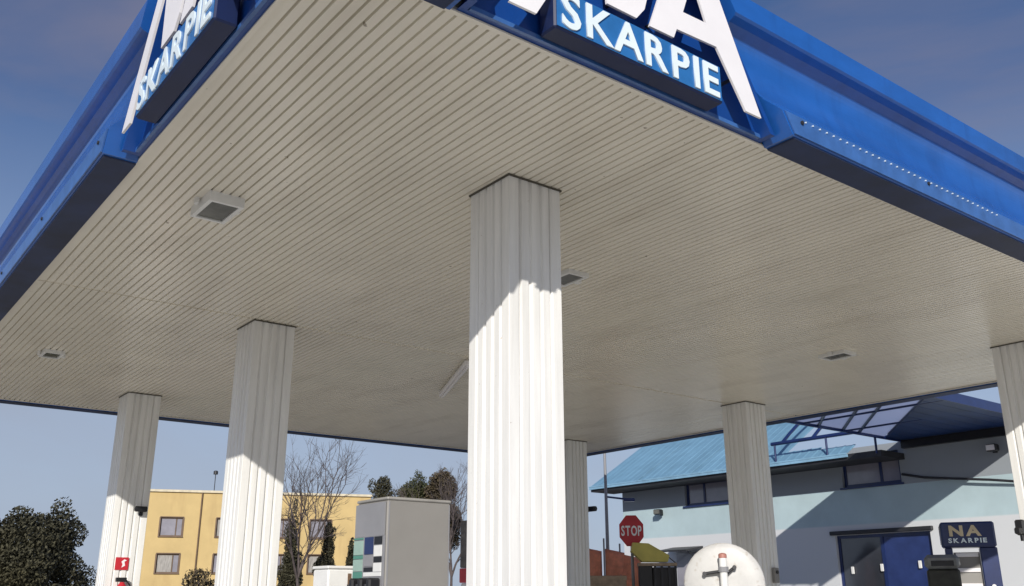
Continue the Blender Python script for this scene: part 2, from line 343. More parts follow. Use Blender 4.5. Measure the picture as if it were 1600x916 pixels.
# ------------------------------------------------------------------ the two signs
def sign(loc, rz, label):
    """local x = reading direction, local -y = outward, z = world height"""
    r = empty('station_sign', loc, rz, label, 'sign', 'lettered signs set into the canopy fascia')
    # trapezoid panel
    b, t, z0, z1 = 1.365, 0.42, 4.80, 6.20
    pan = [(-b, z0), (b, z0), (b-SLOPE*(z1-z0), z1), (-b+SLOPE*(z1-z0), z1)]
    MB().prism(pan, lambda x, z: (x, -0.03, z), lambda x, z: (x, 0.01, z)).build('panel', DEEP, r)
    # slanting rims and foot rail
    for sg in (-1, 1):
        rim = [(sg*b, z0), (sg*(b-0.05), z0), (sg*(b-0.05-SLOPE*(z1-z0)), z1), (sg*(b-SLOPE*(z1-z0)), z1)]
        MB().prism(rim, lambda x, z: (x, -0.14, z), lambda x, z: (x, -0.031, z)).build('rim', DEEP, r)
    MB().box((-b+0.06, -0.055, 4.80), (b-0.06, -0.031, 4.83)).build('foot_rail', BLUE_LIP, r)
    # raised letters N and A
    Np = [(-1.14, 4.84), (-0.94, 4.84), (-0.40, 5.78), (-0.36, 5.16), (-0.10, 5.16), (-0.02, 5.26), (0.24, 6.12), (0.04, 6.12), (-0.12, 5.62), (-0.14, 6.12), (-0.36, 6.12)]
    Ap = [(0.02, 5.15), (0.25, 5.155), (0.285, 5.235), (0.69, 5.255), (0.96, 4.84), (1.13, 4.84), (0.57, 6.12), (0.40, 6.12), (0.08, 5.30)]
    D0, D1 = -0.205, -0.188
    MB().prism(Np, lambda x, z: (x, D0, z), lambda x, z: (x, D1, z)).build('letter', SIGNWHITE, r)
    bm = bmesh.new()
    outer = [bm.verts.new((x, D0, z)) for x, z in Ap]; hole = [bm.verts.new((x, D0, z)) for x, z in ((0.36, 5.40), (0.60, 5.41), (0.485, 5.72))]
    eds = [bm.edges.new((a[i], a[(i+1) % len(a)])) for a in (outer, hole) for i in range(len(a))]
    bmesh.ops.triangle_fill(bm, use_beauty=True, edges=eds)
    ex = bmesh.ops.extrude_face_region(bm, geom=bm.faces[:]); bmesh.ops.translate(bm, verts=[v for v in ex['geom'] if isinstance(v, bmesh.types.BMVert)], vec=(0, D1-D0, 0))
    bmesh.ops.recalc_face_normals(bm, faces=bm.faces[:])
    me = bpy.data.meshes.new('letter'); bm.to_mesh(me); bm.free(); me.materials.append(SIGNWHITE); place('letter', me, r)
    # standoffs between letter and panel
    for x, z in ((-0.9, 5.0), (-0.2, 5.3), (-0.25, 5.95), (0.18, 5.3), (0.9, 5.1), (0.48, 5.9)):
        MB().tube((x, D1-0.01, z), (x, -0.028, z), 0.015, n=6).build('standoff', DARK, r)
    # light box with the small word
    p = MB().bbox((-0.80, -0.205, 4.812), (0.715, -0.056, 5.105), 0.012).build('light_box', mat('box_body', (0.003, 0.014, 0.075), 0.5), r)
    MB().box((-0.785, -0.209, 4.826), (0.70, -0.2055, 5.092)).build('face', PLATE, p)
    write('SKARPIE', 0.232, 0.01, 0.006, 0.045, PLATE_LETTER, p, 1.42, (-0.04, -0.2146, 4.842), kern={1: -0.045, 2: -0.02})
    return r
sign((SR, Y0-0.012, 0), 0, 'blue sign on sunlit fascia with big letter A and clearly readable SKARPIE')
sign((X0-0.012, SL, 0), -pi/2, 'steeply foreshortened blue SKARPIE sign on the fascia beside the recessed lamp')

# ------------------------------------------------------------------ lamps under the canopy
def box_lamp(x, y, label, wx=0.30, wy=0.46, hz=0.085):
    r = empty('canopy_lamp', (x, y, ZS), 0, label, 'lamp', 'lamps under the canopy soffit')
    fr = MB()
    for a, b in (((-wx/2, -wy/2), (wx/2, -wy/2+0.035)), ((-wx/2, wy/2-0.035), (wx/2, wy/2)), ((-wx/2, -wy/2+0.035), (-wx/2+0.035, wy/2-0.035)), ((wx/2-0.035, -wy/2+0.035), (wx/2, wy/2-0.035))):
        fr.box((a[0], a[1], -hz), (b[0], b[1], 0.002))
    fr.build('frame', WHITE, r)
    MB().box((-wx/2+0.036, -wy/2+0.036, -hz+0.012), (wx/2-0.036, wy/2-0.036, -hz+0.03)).build('glass', GREYGLASS, r)
    for s in (-1, 1): MB().box((s*wx/2-0.02, -0.03, -0.05), (s*(wx/2+0.045), 0.03, 0.001)).build('bracket', WHITE, r)
    return r
box_lamp(2.47, 7.34, 'square lamp with white frame and grey glass on the soffit near the left sign')
box_lamp(2.55, 13.75, 'small lamp on the soffit beyond the panel joint, towards the dark bush', 0.26, 0.36, 0.045)
box_lamp(6.10, 6.98, 'pale lamp on the soffit just beside the tall front column', 0.28, 0.40, 0.045)
box_lamp(11.30, 7.22, 'dark lamp on the soffit in front of the shop roof', 0.30, 0.42, 0.045)
# batten lamp
r = empty('batten_lamp', (7.79, 11.58, ZS), radians(-24), 'long thin white batten lamp under the soffit beside the front column', 'lamp')
MB().bbox((-0.05, -1.15, -0.10), (0.05, 1.15, -0.03), 0.012).build('housing', SIGNWHITE, r)
for y in (-0.8, 0.8): MB().tube((0, y, -0.035), (0, y, 0.002), 0.02, n=8).build('bracket', WHITE, r)
MB().tube((0, -1.1, -0.115), (0, 1.1, -0.115), 0.018, n=8).build('tube', SIGNWHITE, r)

# ------------------------------------------------------------------ shop
W = 22.0
shop = empty('shop_building', (W+4, 14, 0), label='pale blue station shop with blue sheet roof and dark windows', cat='building')
SI = Matrix.Translation((-(W+4), -14, 0))
def spart(mb, name, m, parent=None):
    o = mb.build(name, m, parent or shop)
    if not parent: o.matrix_parent_inverse = SI
    return o
def wall_with_holes(x0, x1, ya, yb, za, zb, holes):
    ys = sorted({ya, yb, *[h[0] for h in holes], *[h[1] for h in holes]}); zs = sorted({za, zb, *[h[2] for h in holes], *[h[3] for h in holes]})
    mb = MB()
    for i in range(len(ys)-1):
        for j in range(len(zs)-1):
            cy, cz = (ys[i]+ys[i+1])/2, (zs[j]+zs[j+1])/2
            if any(h[0] < cy < h[1] and h[2] < cz < h[3] for h in holes): continue
            mb.add([(x0, ys[i], zs[j]), (x0, ys[i+1], zs[j]), (x0, ys[i+1], zs[j+1]), (x0, ys[i], zs[j+1])], [(0, 1, 2, 3)])
    for h in holes:
        a, b, c, d = h
        mb.add([(x0,a,c),(x0,b,c),(x0,b,d),(x0,a,d),(x1,a,c),(x1,b,c),(x1,b,d),(x1,a,d)], [(0,1,5,4),(1,2,6,5),(2,3,7,6),(3,0,4,7)])
    return mb
WIN1 = (12.66, 14.32, 4.25, 5.06); WIN2 = (18.05, 19.85, 4.18, 4.88); DOOR = (12.10, 14.72, 0.05, 3.05)
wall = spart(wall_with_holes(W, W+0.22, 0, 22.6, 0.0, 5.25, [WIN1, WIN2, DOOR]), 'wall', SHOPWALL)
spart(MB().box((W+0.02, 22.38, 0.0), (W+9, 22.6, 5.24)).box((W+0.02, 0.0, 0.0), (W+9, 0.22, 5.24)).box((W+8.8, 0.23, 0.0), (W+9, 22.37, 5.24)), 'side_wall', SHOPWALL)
spart(MB().box((W+0.23, 0.23, 5.05), (W+8.79, 22.37, 5.15)), 'ceiling', KERB)
def window(h, panes, fm, gm, depth=0.09, sill=True):
    a, b, c, d = h; fw = 0.075
    f = MB().box((W+depth, a, c), (W+depth+0.06, a+fw, d)).box((W+depth, b-fw, c), (W+depth+0.06, b, d)).box((W+depth, a+fw, c), (W+depth+0.06, b-fw, c+fw)).box((W+depth, a+fw, d-fw), (W+depth+0.06, b-fw, d))
    us = [a+fw+(b-a-2*fw)*t for t in panes]
    for u in us[1:-1]: f.box((W+depth+0.002, u-fw/2, c+fw), (W+depth+0.058, u+fw/2, d-fw))
    fo = spart(f, 'window_frame', fm)
    for i, (u0, u1) in enumerate(zip(us, us[1:])):
        o = MB().box((W+depth+0.025, u0+0.002, c+fw-0.005), (W+depth+0.035, u1-0.002, d-fw+0.005)).build('pane', gm[i % len(gm)], fo)
    if sill: MB().box((W-0.06, a-0.06, c-0.05), (W+depth, b+0.06, c-0.004)).build('sill', fm, fo)
    return fo
window(WIN1, (0, 0.34, 1), NAVY, [GLASS2]); window(WIN2, (0, 0.62, 1), NAVY, [GLASS2])
window(DOOR, (0, 0.52, 1), NAVY, [BLUEGLASS, GLASS], sill=False)
spart(MB().bbox((W-0.10, DOOR[0]-0.1, 3.06), (W-0.003, DOOR[1]+0.1, 3.16), 0.012), 'lintel', DARK)
for y, z in ((14.35, 2.25), (13.52, 2.3), (12.5, 2.35)):
    spart(MB().bbox((W+0.05, y-0.04, z-0.16), (W+0.085, y+0.04, z+0.02), 0.008), 'door_handle', WHITE)
# roof: sheets from the eave up the slope
EX, EZ, PITCH = W-1.05, 4.97, 0.62
def sheet(y0, y1, x1, parent=None, x0=EX, dz=0.0):
    """trapezoid profiled sheet running up the slope"""
    pr = []; n = max(2, int(round((y1-y0)/0.275))); w = (y1-y0)/n
    for k in range(n):
        u = y0+w*k; pr += [(u, 0.0), (u+0.03, 0.010), (u+0.07, 0.010), (u+0.10, 0.0)]
    pr.append((y1, 0.0)); mb = MB(); vs = []
    for x in (x0, x1):
        z = EZ+dz+(x-EX)*PITCH; vs += [(x, u, z+h) for u, h in pr]
    m = len(pr); vs += [(x, u, z-0.012) for (x, u, z) in vs]
    fs = []
    for i in range(m-1):
        fs += [(i, i+1, m+i+1, m+i), (2*m+i, 2*m+i+1, 3*m+i+1, 3*m+i), (i, i+1, 2*m+i+1, 2*m+i), (m+i, m+i+1, 3*m+i+1, 3*m+i)]
    mb.add(vs, fs); return mb
roof = spart(MB().box((EX+0.02, 12.5, EZ-0.17), (W-0.002, 23.0, EZ-0.02)), 'eaves_board', DARK)
y = 23.0; k = 0
while y > 15.6:
    y2 = max(15.55, y-1.1); spart(sheet(y2+0.004, y, W+4.5, dz=0.012*(k % 2)+random.uniform(0, 0.006)), 'roof_sheet', ROOFBLUE); y = y2; k += 1
for y0_, y1_ in ((14.45, 15.55), (13.40, 14.45)):
    spart(sheet(y0_+0.004, y1_, EX+0.40+0.1*(y0_ > 14), dz=0.006), 'roof_sheet', ROOFBLUE)
spart(MB().box((EX-0.06, 13.4, EZ-0.10), (EX-0.005, 23.0, EZ-0.03)).box((EX-0.07, 13.4, EZ-0.031), (EX-0.05, 23.0, EZ+0.005)), 'gutter', mat('gutter_blue', (0.25, 0.45, 0.62), 0.4))
# porch roof that reaches out towards the pumps: navy boards, glazed front corner, open bar ends
porch = spart(MB().box((17.6, 9.05, 5.345), (W-0.003, 9.12, 5.42)), 'porch_roof', NAVY)
ZP = 5.26
spart(MB().box((W-0.14, 9.05, 5.06), (W-0.004, 12.48, 5.255)), 'ledger_beam', BLACK)
for y in (15.35, 14.40, 13.50):
    pts = [(EX+0.02+t*1.9, y, EZ+0.50+t*1.9*0.80-0.25*t*t) for t in [k/5 for k in range(6)]]
    spart(MB().path(pts, 0.045), 'rafter', NAVY)
spart(MB().tube((EX+0.02, 12.55, EZ+0.50), (EX+0.02, 15.7, EZ+0.50), 0.05, n=6), 'purlin', NAVY)
for y in (12.62, 14.0, 15.6): spart(MB().tube((EX+0.02, y, EZ-0.1), (EX+0.02, y, EZ+0.50), 0.03, n=6), 'strut', NAVY)
dg_x = lambda y: 17.1+(y-9.05)*1.2            # diagonal between navy boards and glazing
k = 0; yy = 9.10
while yy < 12.40:
    y2 = min(yy+0.36, 12.44)
    MB().prism([(dg_x(yy), yy), (W-0.01, yy), (W-0.01, y2), (dg_x(y2), y2)], lambda x, y: (x, y, ZP), lambda x, y: (x, y, ZP+0.04)).build('porch_board', NAVY2, porch)
    yy += 0.372
POLY = bpy.data.materials.new('polycarbonate'); POLY.use_nodes = True
t_ = POLY.node_tree; b_ = t_.nodes['Principled BSDF']; t_.nodes.remove(b_)
tr_ = N(t_, 'ShaderNodeBsdfTranslucent'); gl_ = N(t_, 'ShaderNodeBsdfDiffuse'); ad_ = N(t_, 'ShaderNodeMixShader', Fac=0.25); nz_n = N(t_, 'ShaderNodeTexNoise', Scale=2.0); rr_ = N(t_, 'ShaderNodeValToRGB')
rr_.color_ramp.elements[0].color = (0.55, 0.62, 0.78, 1); rr_.color_ramp.elements[1].color = (0.72, 0.76, 0.88, 1)
t_.links.new(nz_n.outputs['Fac'], rr_.inputs['Fac']); t_.links.new(rr_.outputs[0], tr_.inputs['Color']); t_.links.new(rr_.outputs[0], gl_.inputs['Color'])
t_.links.new(tr_.outputs[0], ad_.inputs[1]); t_.links.new(gl_.outputs[0], ad_.inputs[2]); t_.links.new(ad_.outputs[0], t_.nodes['Material Output'].inputs['Surface'])
def clip(poly, n, d):
    out_ = []
    for p, q in zip(poly, poly[1:]+poly[:1]):
        a = p[0]*n[0]+p[1]*n[1]-d; b = q[0]*n[0]+q[1]*n[1]-d
        if a >= 0: out_.append(p)
        if a*b < 0: t = a/(a-b); out_.append((p[0]+(q[0]-p[0])*t, p[1]+(q[1]-p[1])*t))
    return out_
# diagonal bars, direction (1.2, 1); offset c = x - 1.2*y
offs = [17.1-1.2*9.05, 5.10, 4.45, 3.50, 2.60, 1.70]
area = [(16.2, 9.13), (W-0.02, 9.13), (W-0.02, 12.44), (16.2, 12.44)]
lo_ = 16.0-1.2*12.5
seq = offs+[lo_]
for a, b in zip(seq, seq[1:]):
    pg = clip(clip(area, (-1, 1.2), -a+0.06), (1, -1.2), b+0.06)
    if len(pg) > 2: MB().prism(pg, lambda x, y: (x, y, ZP+0.02), lambda x, y: (x, y, ZP+0.032)).build('glazing_panel', POLY, porch)
for c in offs:
    y0_ = max(9.05, (16.2-c)/1.2); y1_ = min(12.46, (20.8-c)/1.2)
    MB().tube((c+1.2*y0_, y0_, ZP+0.03), (c+1.2*y1_, y1_, ZP+0.03), 0.042, n=6).build('bar', NAVY, porch)
for x, ya, yb_ in ((19.55, 10.6, 12.47), (17.9, 9.1, 12.47)):
    MB().tube((x, ya, ZP+0.03), (x, yb_, ZP+0.03), 0.045, n=6).build('purlin', NAVY, porch)
MB().box((16.2, 9.0, 5.20), (W-0.004, 9.045, 5.34)).build('porch_edge', NAVY, porch)
MB().box((16.2, 12.455, 5.22), (W-0.004, 12.50, 5.32)).build('porch_edge', NAVY, porch)
spart(MB().box((W-0.8, 0.0, 5.02), (W+0.3, 8.9, 5.14)), 'flat_roof', DARK)

finish(MB().path([(W-0.02, 12.62, 4.44), (W-0.1, 12.0, 4.30), (W-0.15, 11.2, 4.19), (W-0.15, 10.4, 4.09), (W-0.1, 9.7, 3.98), (W-0.02, 8.8, 3.90)], 0.03).build('power_cable', DARK), 'thick dark cable sagging along the shop wall under the porch', 'cable')
def wall_lamp(y, z, label, pale=False):
    r = empty('wall_lamp', (W, y, z), 0, label, 'lamp', 'small lamps on the shop wall')
    MB().box((-0.04, -0.05, -0.08), (-0.002, 0.05, 0.08)).build('back_plate', BLACK, r)
    MB().tube((-0.03, 0, 0.02), (-0.18, -0.03, 0.05), 0.018).build('arm', BLACK, r)
    MB().bbox((-0.32, -0.17, -0.07), (-0.14, 0.07, 0.09), 0.02).build('head', BLACK, r)
    MB().box((-0.335, -0.14, -0.05), (-0.322, 0.05, 0.07)).build('lens', SIGNWHITE if pale else GREYGLASS, r)
wall_lamp(20.85, 4.05, 'small black lamp on the pale wall left of the upper shop window')
wall_lamp(10.25, 4.78, 'pale faced floodlight on the grey wall under the navy porch roof', True)
r = empty('window_awning', (W, 19.85, 2.95), 0, 'small dark flat awning on the pale shop wall', 'awning')
MB().prism([(0, 0), (-0.75, -0.12), (-0.75, -0.17), (0, -0.06)], lambda x, z: (x-0.002, -0.6, z+0.03), lambda x, z: (x-0.002, 0.6, z+0.03)).build('hood', DARK, r)
for s in (-0.5, 0.5): MB().tube((-0.6, s, -0.12), (-0.005, s, -0.45), 0.015, n=6).build('brace', DARK, r)
MB().box((-0.03, -0.45, -1.1), (-0.004, 0.45, -0.15)).build('pane', GLASS2, r)

# ------------------------------------------------------------------ column-mounted bits
def cctv(loc, rz, label, pale=False):
    r = empty('security_camera', loc, rz, label, 'camera', 'cameras fixed to the canopy columns')
    MB().box((-0.05, -0.025, -0.07), (0.05, -0.001, 0.07)).build('base', BLACK, r)
    if pale:
        MB().bbox((-0.05, -0.20, -0.05), (0.05, -0.02, 0.05), 0.012).build('arm', WHITE, r)
        MB().bbox((-0.06, -0.29, -0.06), (0.05, -0.202, 0.13), 0.018).build('housing', BLACK, r)
        MB().bbox((-0.04, -0.37, -0.05), (0.04, -0.292, 0.03), 0.014).build('hood', BLACK, r)
        MB().tube((0, -0.25, -0.055), (0, -0.25, -0.13), 0.028, n=10).build('knuckle', BLACK, r)
        return r
    MB().tube((0, -0.02, 0), (0, -0.14, 0.03), 0.02).build('arm', BLACK, r)
    b = MB().bbox((-0.24, -0.23, -0.005), (0.10, -0.12, 0.10), 0.018).build('housing', WHITE if pale else BLACK, r)
    MB().disc((-0.246, -0.175, 0.045), (-1, 0, 0), 0.036, 0.02, 12).build('lens', BLACK, r)
    return r
c3 = COLS['C3']; c4 = COLS['C4']; c5 = COLS['C5']; c6 = COLS['C6']
cctv((c3[0]+0.42, c3[1], 2.88), 0, 'small black camera on the farthest column beside the yellow building').scale = (0.55, 0.7, 0.8)
cctv((c4[0]+S, c4[1]+0.2, 3.32), pi/2, 'black camera on the shaded column behind the front column')
cctv((c6[0], c6[1]+0.42, 2.36), -pi/2, 'white bodied camera with black bracket on the column beside the blue price stand', True)
r = empty('extinguisher_sign', (c3[0]+0.22, c3[1], 2.08), 0, 'small red square fire sign with white symbol on far column', 'sign')
MB().box((-0.10, -0.012, -0.095), (0.10, -0.002, 0.095)).build('plate', RED, r)
MB().prism([(0.0, -0.06), (0.05, -0.03), (0.035, 0.03), (0.07, 0.05), (0.03, 0.065), (-0.01, 0.03), (0.01, -0.01)], lambda x, z: (x, -0.016, z), lambda x, z: (x, -0.0125, z)).build('symbol', SIGNWHITE, r)
r = empty('fire_extinguisher', (c3[0]+0.23, c3[1]-0.11, 1.25), 0, 'red fire extinguisher hung on the far column under its sign', 'extinguisher')
MB().tube((0, 0, 0), (0, 0, 0.46), 0.09, n=16).tube((0, 0, 0.46), (0, 0, 0.55), 0.09, 0.03, 16).build('cylinder', RED, r)
MB().bbox((-0.10, -0.03, 0.555), (0.06, 0.03, 0.62), 0.008).build('valve', BLACK, r)
MB().path([(0.05, 0, 0.59), (0.12, -0.02, 0.5), (0.12, -0.02, 0.2)], 0.012).build('hose', BLACK, r)
MB().box((-0.04, 0.085, 0.2), (0.04, 0.109, 0.3)).build('bracket', BLACK, r)
r = empty('switch_box', (c5[0]+0.38, c5[1], 1.9), 0, 'small grey switch box with dark knob on the column beside the round mirror', 'switch')
MB().bbox((-0.06, -0.07, -0.12), (0.06, -0.001, 0.12), 0.008).build('case', PUMPGREY, r)
MB().disc((0, -0.08, 0.05), (0, -1, 0), 0.028, 0.02, 12).build('knob', BLACK, r)

# ------------------------------------------------------------------ pumps
pump = empty('fuel_pump', (4.50, 7.45, 0.14), 0, 'tall grey fuel pump with green and white display panel', 'fuel pump')
MB().bbox((-0.34, -0.275, 0.0), (0.315, 0.275, 2.25), 0.012).build('cabinet', PUMPGREY, pump)
fx = -0.346
MB().bbox((-0.345, -0.28, 2.252), (0.32, 0.28, 2.278), 0.008).build('top_cap', mat('cap_grey', (0.34, 0.33, 0.31), 0.4), pump)
for x in (-0.325, 0.298): MB().box((x-0.006, -0.2785, 0.02), (x+0.006, -0.276, 2.235)).build('seam', PUMPGREY2, pump)
MB().box((-0.30, -0.2785, 0.95), (0.28, -0.276, 0.96)).build('seam', DARK, pump)
MB().box((fx-0.010, -0.265, 1.48), (fx+0.0005, 0.272, 1.949)).build('display_bezel', PUMPGREY2, pump)
MB().box((fx-0.012, -0.255, 1.95), (fx+0.001, 0.262, 2.235)).build('header_panel', PUMPGREY2, pump)
for y0_, y1_, z0_, z1_, m_ in ((0.10, 0.265, 1.93, 1.945, GREEN), (0.10, 0.265, 1.80, 1.92, PALEGREEN), (0.10, 0.265, 1.765, 1.795, GREEN), (0.10, 0.265, 1.66, 1.76, PALEGREEN), (0.10, 0.265, 1.50, 1.655, GREEN),
                          (-0.08, 0.07, 1.80, 1.945, NAVY), (-0.08, 0.07, 1.70, 1.79, PUMPGREY2), (-0.08, 0.07, 1.655, 1.69, BLACK), (-0.23, 0.07, 1.615, 1.648, WHITE),
                          (-0.23, -0.10, 1.88, 1.945, BLACK), (-0.23, -0.10, 1.78, 1.87, WHITE), (-0.23, -0.10, 1.73, 1.775, BLACK), (-0.23, -0.10, 1.652, 1.725, WHITE)):
    MB().box((fx-0.016, y0_, z0_), (fx+0.002, y1_, z1_)).build('display_panel', m_, pump)
for y in (-0.20, -0.05, 0.10):
    h = MB().bbox((fx-0.12, y-0.03, 1.2), (fx-0.01, y+0.04, 1.60), 0.015).build('nozzle_holder', BLACK, pump)
    MB().tube((fx-0.1, y+0.06, 1.55), (fx-0.06, y+0.06, 1.0), 0.02).build('hose', DARK, h)
bx = empty('service_cabinet', (4.40, 8.55, 0.14), 0, 'low white cabinet with dark slot behind the grey pump', 'cabinet')
MB().bbox((-0.16, -0.16, 0.0), (0.20, 0.16, 1.70), 0.015).build('body', WHITE, bx)
MB().box((0.05, -0.168, 1.25), (0.085, -0.158, 1.66)).build('slot', BROWN, bx)
MB().bbox((-0.17, -0.17, 1.702), (0.21, 0.17, 1.73), 0.008).build('lid', WHITE, bx)
p2 = empty('vending_pump', (7.05, 9.95, 0.005), 0, 'slim dark and red dispenser squeezed between grey pump and front column', 'dispenser')
MB().bbox((-0.12, -0.15, 1.92), (0.55, 0.15, 2.5), 0.012).build('upper_case', mat('dispenser_dark', (0.16, 0.145, 0.13), 0.5, var=0.3, scale=12), p2)
MB().bbox((-0.12, -0.16, 1.74), (0.55, 0.16, 1.915), 0.01).build('red_band', RED, p2)
MB().bbox((-0.10, -0.15, 0.0), (0.55, 0.15, 1.735), 0.012).build('base', WHITE, p2)
for z in (2.28, 2.13): MB().box((-0.07, -0.158, z), (0.3, -0.152, z+0.05)).build('slot', BLACK, p2)

# ------------------------------------------------------------------ traffic mirror seen from behind
MIRB = mat('mirror_back_paint', (0.58, 0.575, 0.56), 0.45, var=0.1, scale=5)
grime(MIRB, 14.0, 0.6, 0.75, (0.35, 0.3, 0.24), 0.6)
mp_ = Vector((7.62, 6.42, 0)); away = Vector((0.76, 0.64, 0.0)).normalized()
r = empty('traffic_mirror', mp_, 0, 'white back of a round traffic mirror clamped to a pole', 'mirror')
MB().tube((0, 0, 0.006), (0, 0, 1.95), 0.038, n=14).build('pole', WHITE, r)
MB().disc((0, 0, 1.965), (0, 0, 1), 0.042, 0.03, 14, 0.02).build('pole_cap', mat('cap_red', (0.45, 0.2, 0.16), 0.5), r)
back = MB().disc(away*0.16+Vector((0, 0, 1.70)), -away, 0.405, 0.03, 40, 0.05).build('mirror_back', MIRB, r)
MB().disc(away*0.182+Vector((0, 0, 1.70)), away, 0.40, 0.012, 40, 0.03).build('mirror_face', mat('mirror', (0.8, 0.8, 0.8), 0.03, 1.0, var=0.01), r)
side = Vector((away.y, -away.x, 0))
MB().tube(-side*0.19+away*0.05+Vector((0, 0, 1.80)), side*0.03+away*0.03+Vector((0, 0, 1.83)), 0.016, n=8).build('bracket', DARK, r)
MB().tube(side*0.03+away*0.03+Vector((0, 0, 1.80)), side*0.11+away*0.07+Vector((0, 0, 1.86)), 0.016, n=8).build('bracket', DARK, r)
MB().disc(Vector((0, 0, 1.84)), (0, 0, 1), 0.052, 0.05, 14).build('clamp', PUMPGREY2, r)
for s in (-0.19, 0.11):
    MB().tube(side*s+away*0.03+Vector((0, 0, 1.80+0.06*(s > 0))), side*s+away*0.16+Vector((0, 0, 1.80+0.06*(s > 0))), 0.022, n=8).build('stud', DARK, r)

# ------------------------------------------------------------------ blue price stand by the shop
ks = empty('price_stand', (16.93, 8.62, 0.006), radians(-60), 'navy price stand with lettered header standing by the shop', 'stand')
hd = MB().bbox((-0.44, -0.16, 2.38), (0.44, 0.30, 2.82), 0.03).build('header', NAVY, ks)
write('NA', 0.17, 0.012, 0.01, 0.03, mat('gold_letter', (0.72, 0.60, 0.38), 0.4), hd, 0.52, (-0.04, -0.168, 2.58))
write('SKARPIE', 0.075, 0.01, 0.004, 0.02, PLATE_LETTER, hd, 0.62, (-0.02, -0.167, 2.46))
sidep = MB().box((-0.452, -0.12, 2.44), (-0.442, 0.26, 2.76)).build('side_panel', GLASS2, hd)
for x0_, x1_ in ((-0.40, -0.28), (0.16, 0.44)):
    MB().bbox((x0_, -0.10, 0.0), (x1_, 0.22, 2.378), 0.015).build('post', NAVY, ks)
MB().box((-0.27, 0.0, 0.9), (0.15, 0.04, 2.30)).build('back_panel', PUMPGREY, ks)
for z in (2.22, 1.96, 1.70, 1.44): MB().bbox((-0.24, -0.03, z), (0.13, -0.002, z+0.07), 0.006).build('price_strip', SIGNWHITE, ks)
MB().bbox((-0.52, -0.12, 1.92), (-0.405, 0.02, 2.06), 0.012).build('side_box', WHITE, ks)
MB().disc((0.30, -0.105, 1.72), (0, -1, 0), 0.035, 0.02, 12).build('knob', WHITE, ks)

wb = empty('waste_bin', (16.2, 8.75, 0.006), radians(-60), 'dark olive waste bin with pale lid beside the navy price stand', 'bin')
MB().bbox((-0.28, -0.25, 0.0), (0.24, 0.25, 2.0), 0.03).build('body', mat('bin_olive', (0.035, 0.036, 0.028), 0.6, var=0.3, scale=6), wb)
MB().bbox((-0.30, -0.27, 2.005), (0.26, 0.27, 2.24), 0.06).build('lid', mat('bin_lid', (0.22, 0.23, 0.23), 0.5, var=0.2, scale=6), wb)
MB().box((-0.20, -0.275, 2.05), (0.16, -0.262, 2.14)).build('flap', BLACK, wb)

# ------------------------------------------------------------------ signs and cabinets at the far side
r = empty('stop_sign', (15.45, 15.62, 0.006), radians(-42), 'red octagonal stop sign with white letters on a post', 'sign')
MB().tube((0, 0.05, 0), (0, 0.05, 3.3), 0.035, n=10).build('post', PUMPGREY2, r)
oc = [(0.36*cos(pi/8+k*pi/4)*0.82, 2.98+0.37*sin(pi/8+k*pi/4)) for k in range(8)]
pl = MB().prism(oc, lambda x, z: (x, -0.012, z), lambda x, z: (x, 0.012, z)).build('plate', RED, r)
write('STOP', 0.21, 0.008, 0.008, 0.03, SIGNWHITE, pl, 0.46, (0, -0.018, 2.875))
r = empty('yellow_roofed_cage', (15.68, 15.28, 0.006), radians(-42), 'dark slatted cage under a yellow sloping roof beside the stop sign', 'cage')
MB().prism([(-0.44, 2.52), (-0.40, 2.70), (-0.05, 2.68), (0.40, 2.42), (0.36, 2.285), (-0.20, 2.29)], lambda x, z: (x, -0.30, z), lambda x, z: (x, 0.3, z)).build('roof', YELLOW, r)
MB().bbox((-0.28, -0.22, 0.0), (0.02, 0.25, 2.22), 0.015).build('cabinet', BLACK, r)
for x in (0.05, 0.20, 0.36, 0.50): MB().box((x, -0.24, 0.0), (x+0.05, -0.19, 2.20)).build('bar', DARK, r)
MB().box((-0.29, -0.26, 2.20), (0.56, 0.26, 2.262)).build('shelf', WOOD, r)
MB().box((0.03, -0.18, 0.0), (0.55, 0.25, 2.17)).build('back_box', DARK, r)
for i, (x, y, h) in enumerate(((16.15, 17.75, 2.72), (16.55, 17.35, 2.68), (16.85, 17.1, 2.55))):
    r = empty('banner_flag', (x, y, 0.006), radians(-42), ('wide orange red banner beside the shaded column', 'narrow orange red banner in front of the thin lamp post', 'low orange red banner next to the yellow roof')[i], 'banner', 'orange banners by the shop corner')
    MB().tube((-0.26, 0, 0), (-0.26, 0, h+0.25), 0.022, n=8).build('pole', PUMPGREY2, r)
    vs = []; nx = 8; nz_ = 8
    for a in range(nx+1):
        for b in range(nz_+1):
            u = a/nx; v = b/nz_; vs.append((-0.235+u*0.48, 0.03*sin(u*7+i)+0.02*sin(v*5+i), 1.5+(h-1.5)*v-0.10*u*v))
    fs = [(a*(nz_+1)+b, (a+1)*(nz_+1)+b, (a+1)*(nz_+1)+b+1, a*(nz_+1)+b+1) for a in range(nx) for b in range(nz_)]
    cl = MB().add(vs, fs, True).build('cloth', ORANGE, r)
    sd = cl.modifiers.new('thick', 'SOLIDIFY'); sd.thickness = 0.006
r = empty('wooden_crate', (15.1, 16.1, 0.006), radians(-42), 'pale wooden crate stack below the orange banners', 'crate')
MB().bbox((-0.42, -0.3, 0), (0.42, 0.3, 2.0), 0.02).build('box', WOOD, r)
for z in (0.5, 1.0, 1.5, 1.9): MB().box((-0.43, -0.315, z), (0.43, -0.302, z+0.09)).build('plank', WOOD, r)
r = empty('lamp_post', (17.12, 18.2, 0.0), radians(-42), 'thin grey lamp post with short side arm behind the canopy', 'lamp post')
MB().tube((0, 0, 0), (0, 0, 5.3), 0.06, 0.035, 10).build('pole', PUMPGREY2, r)
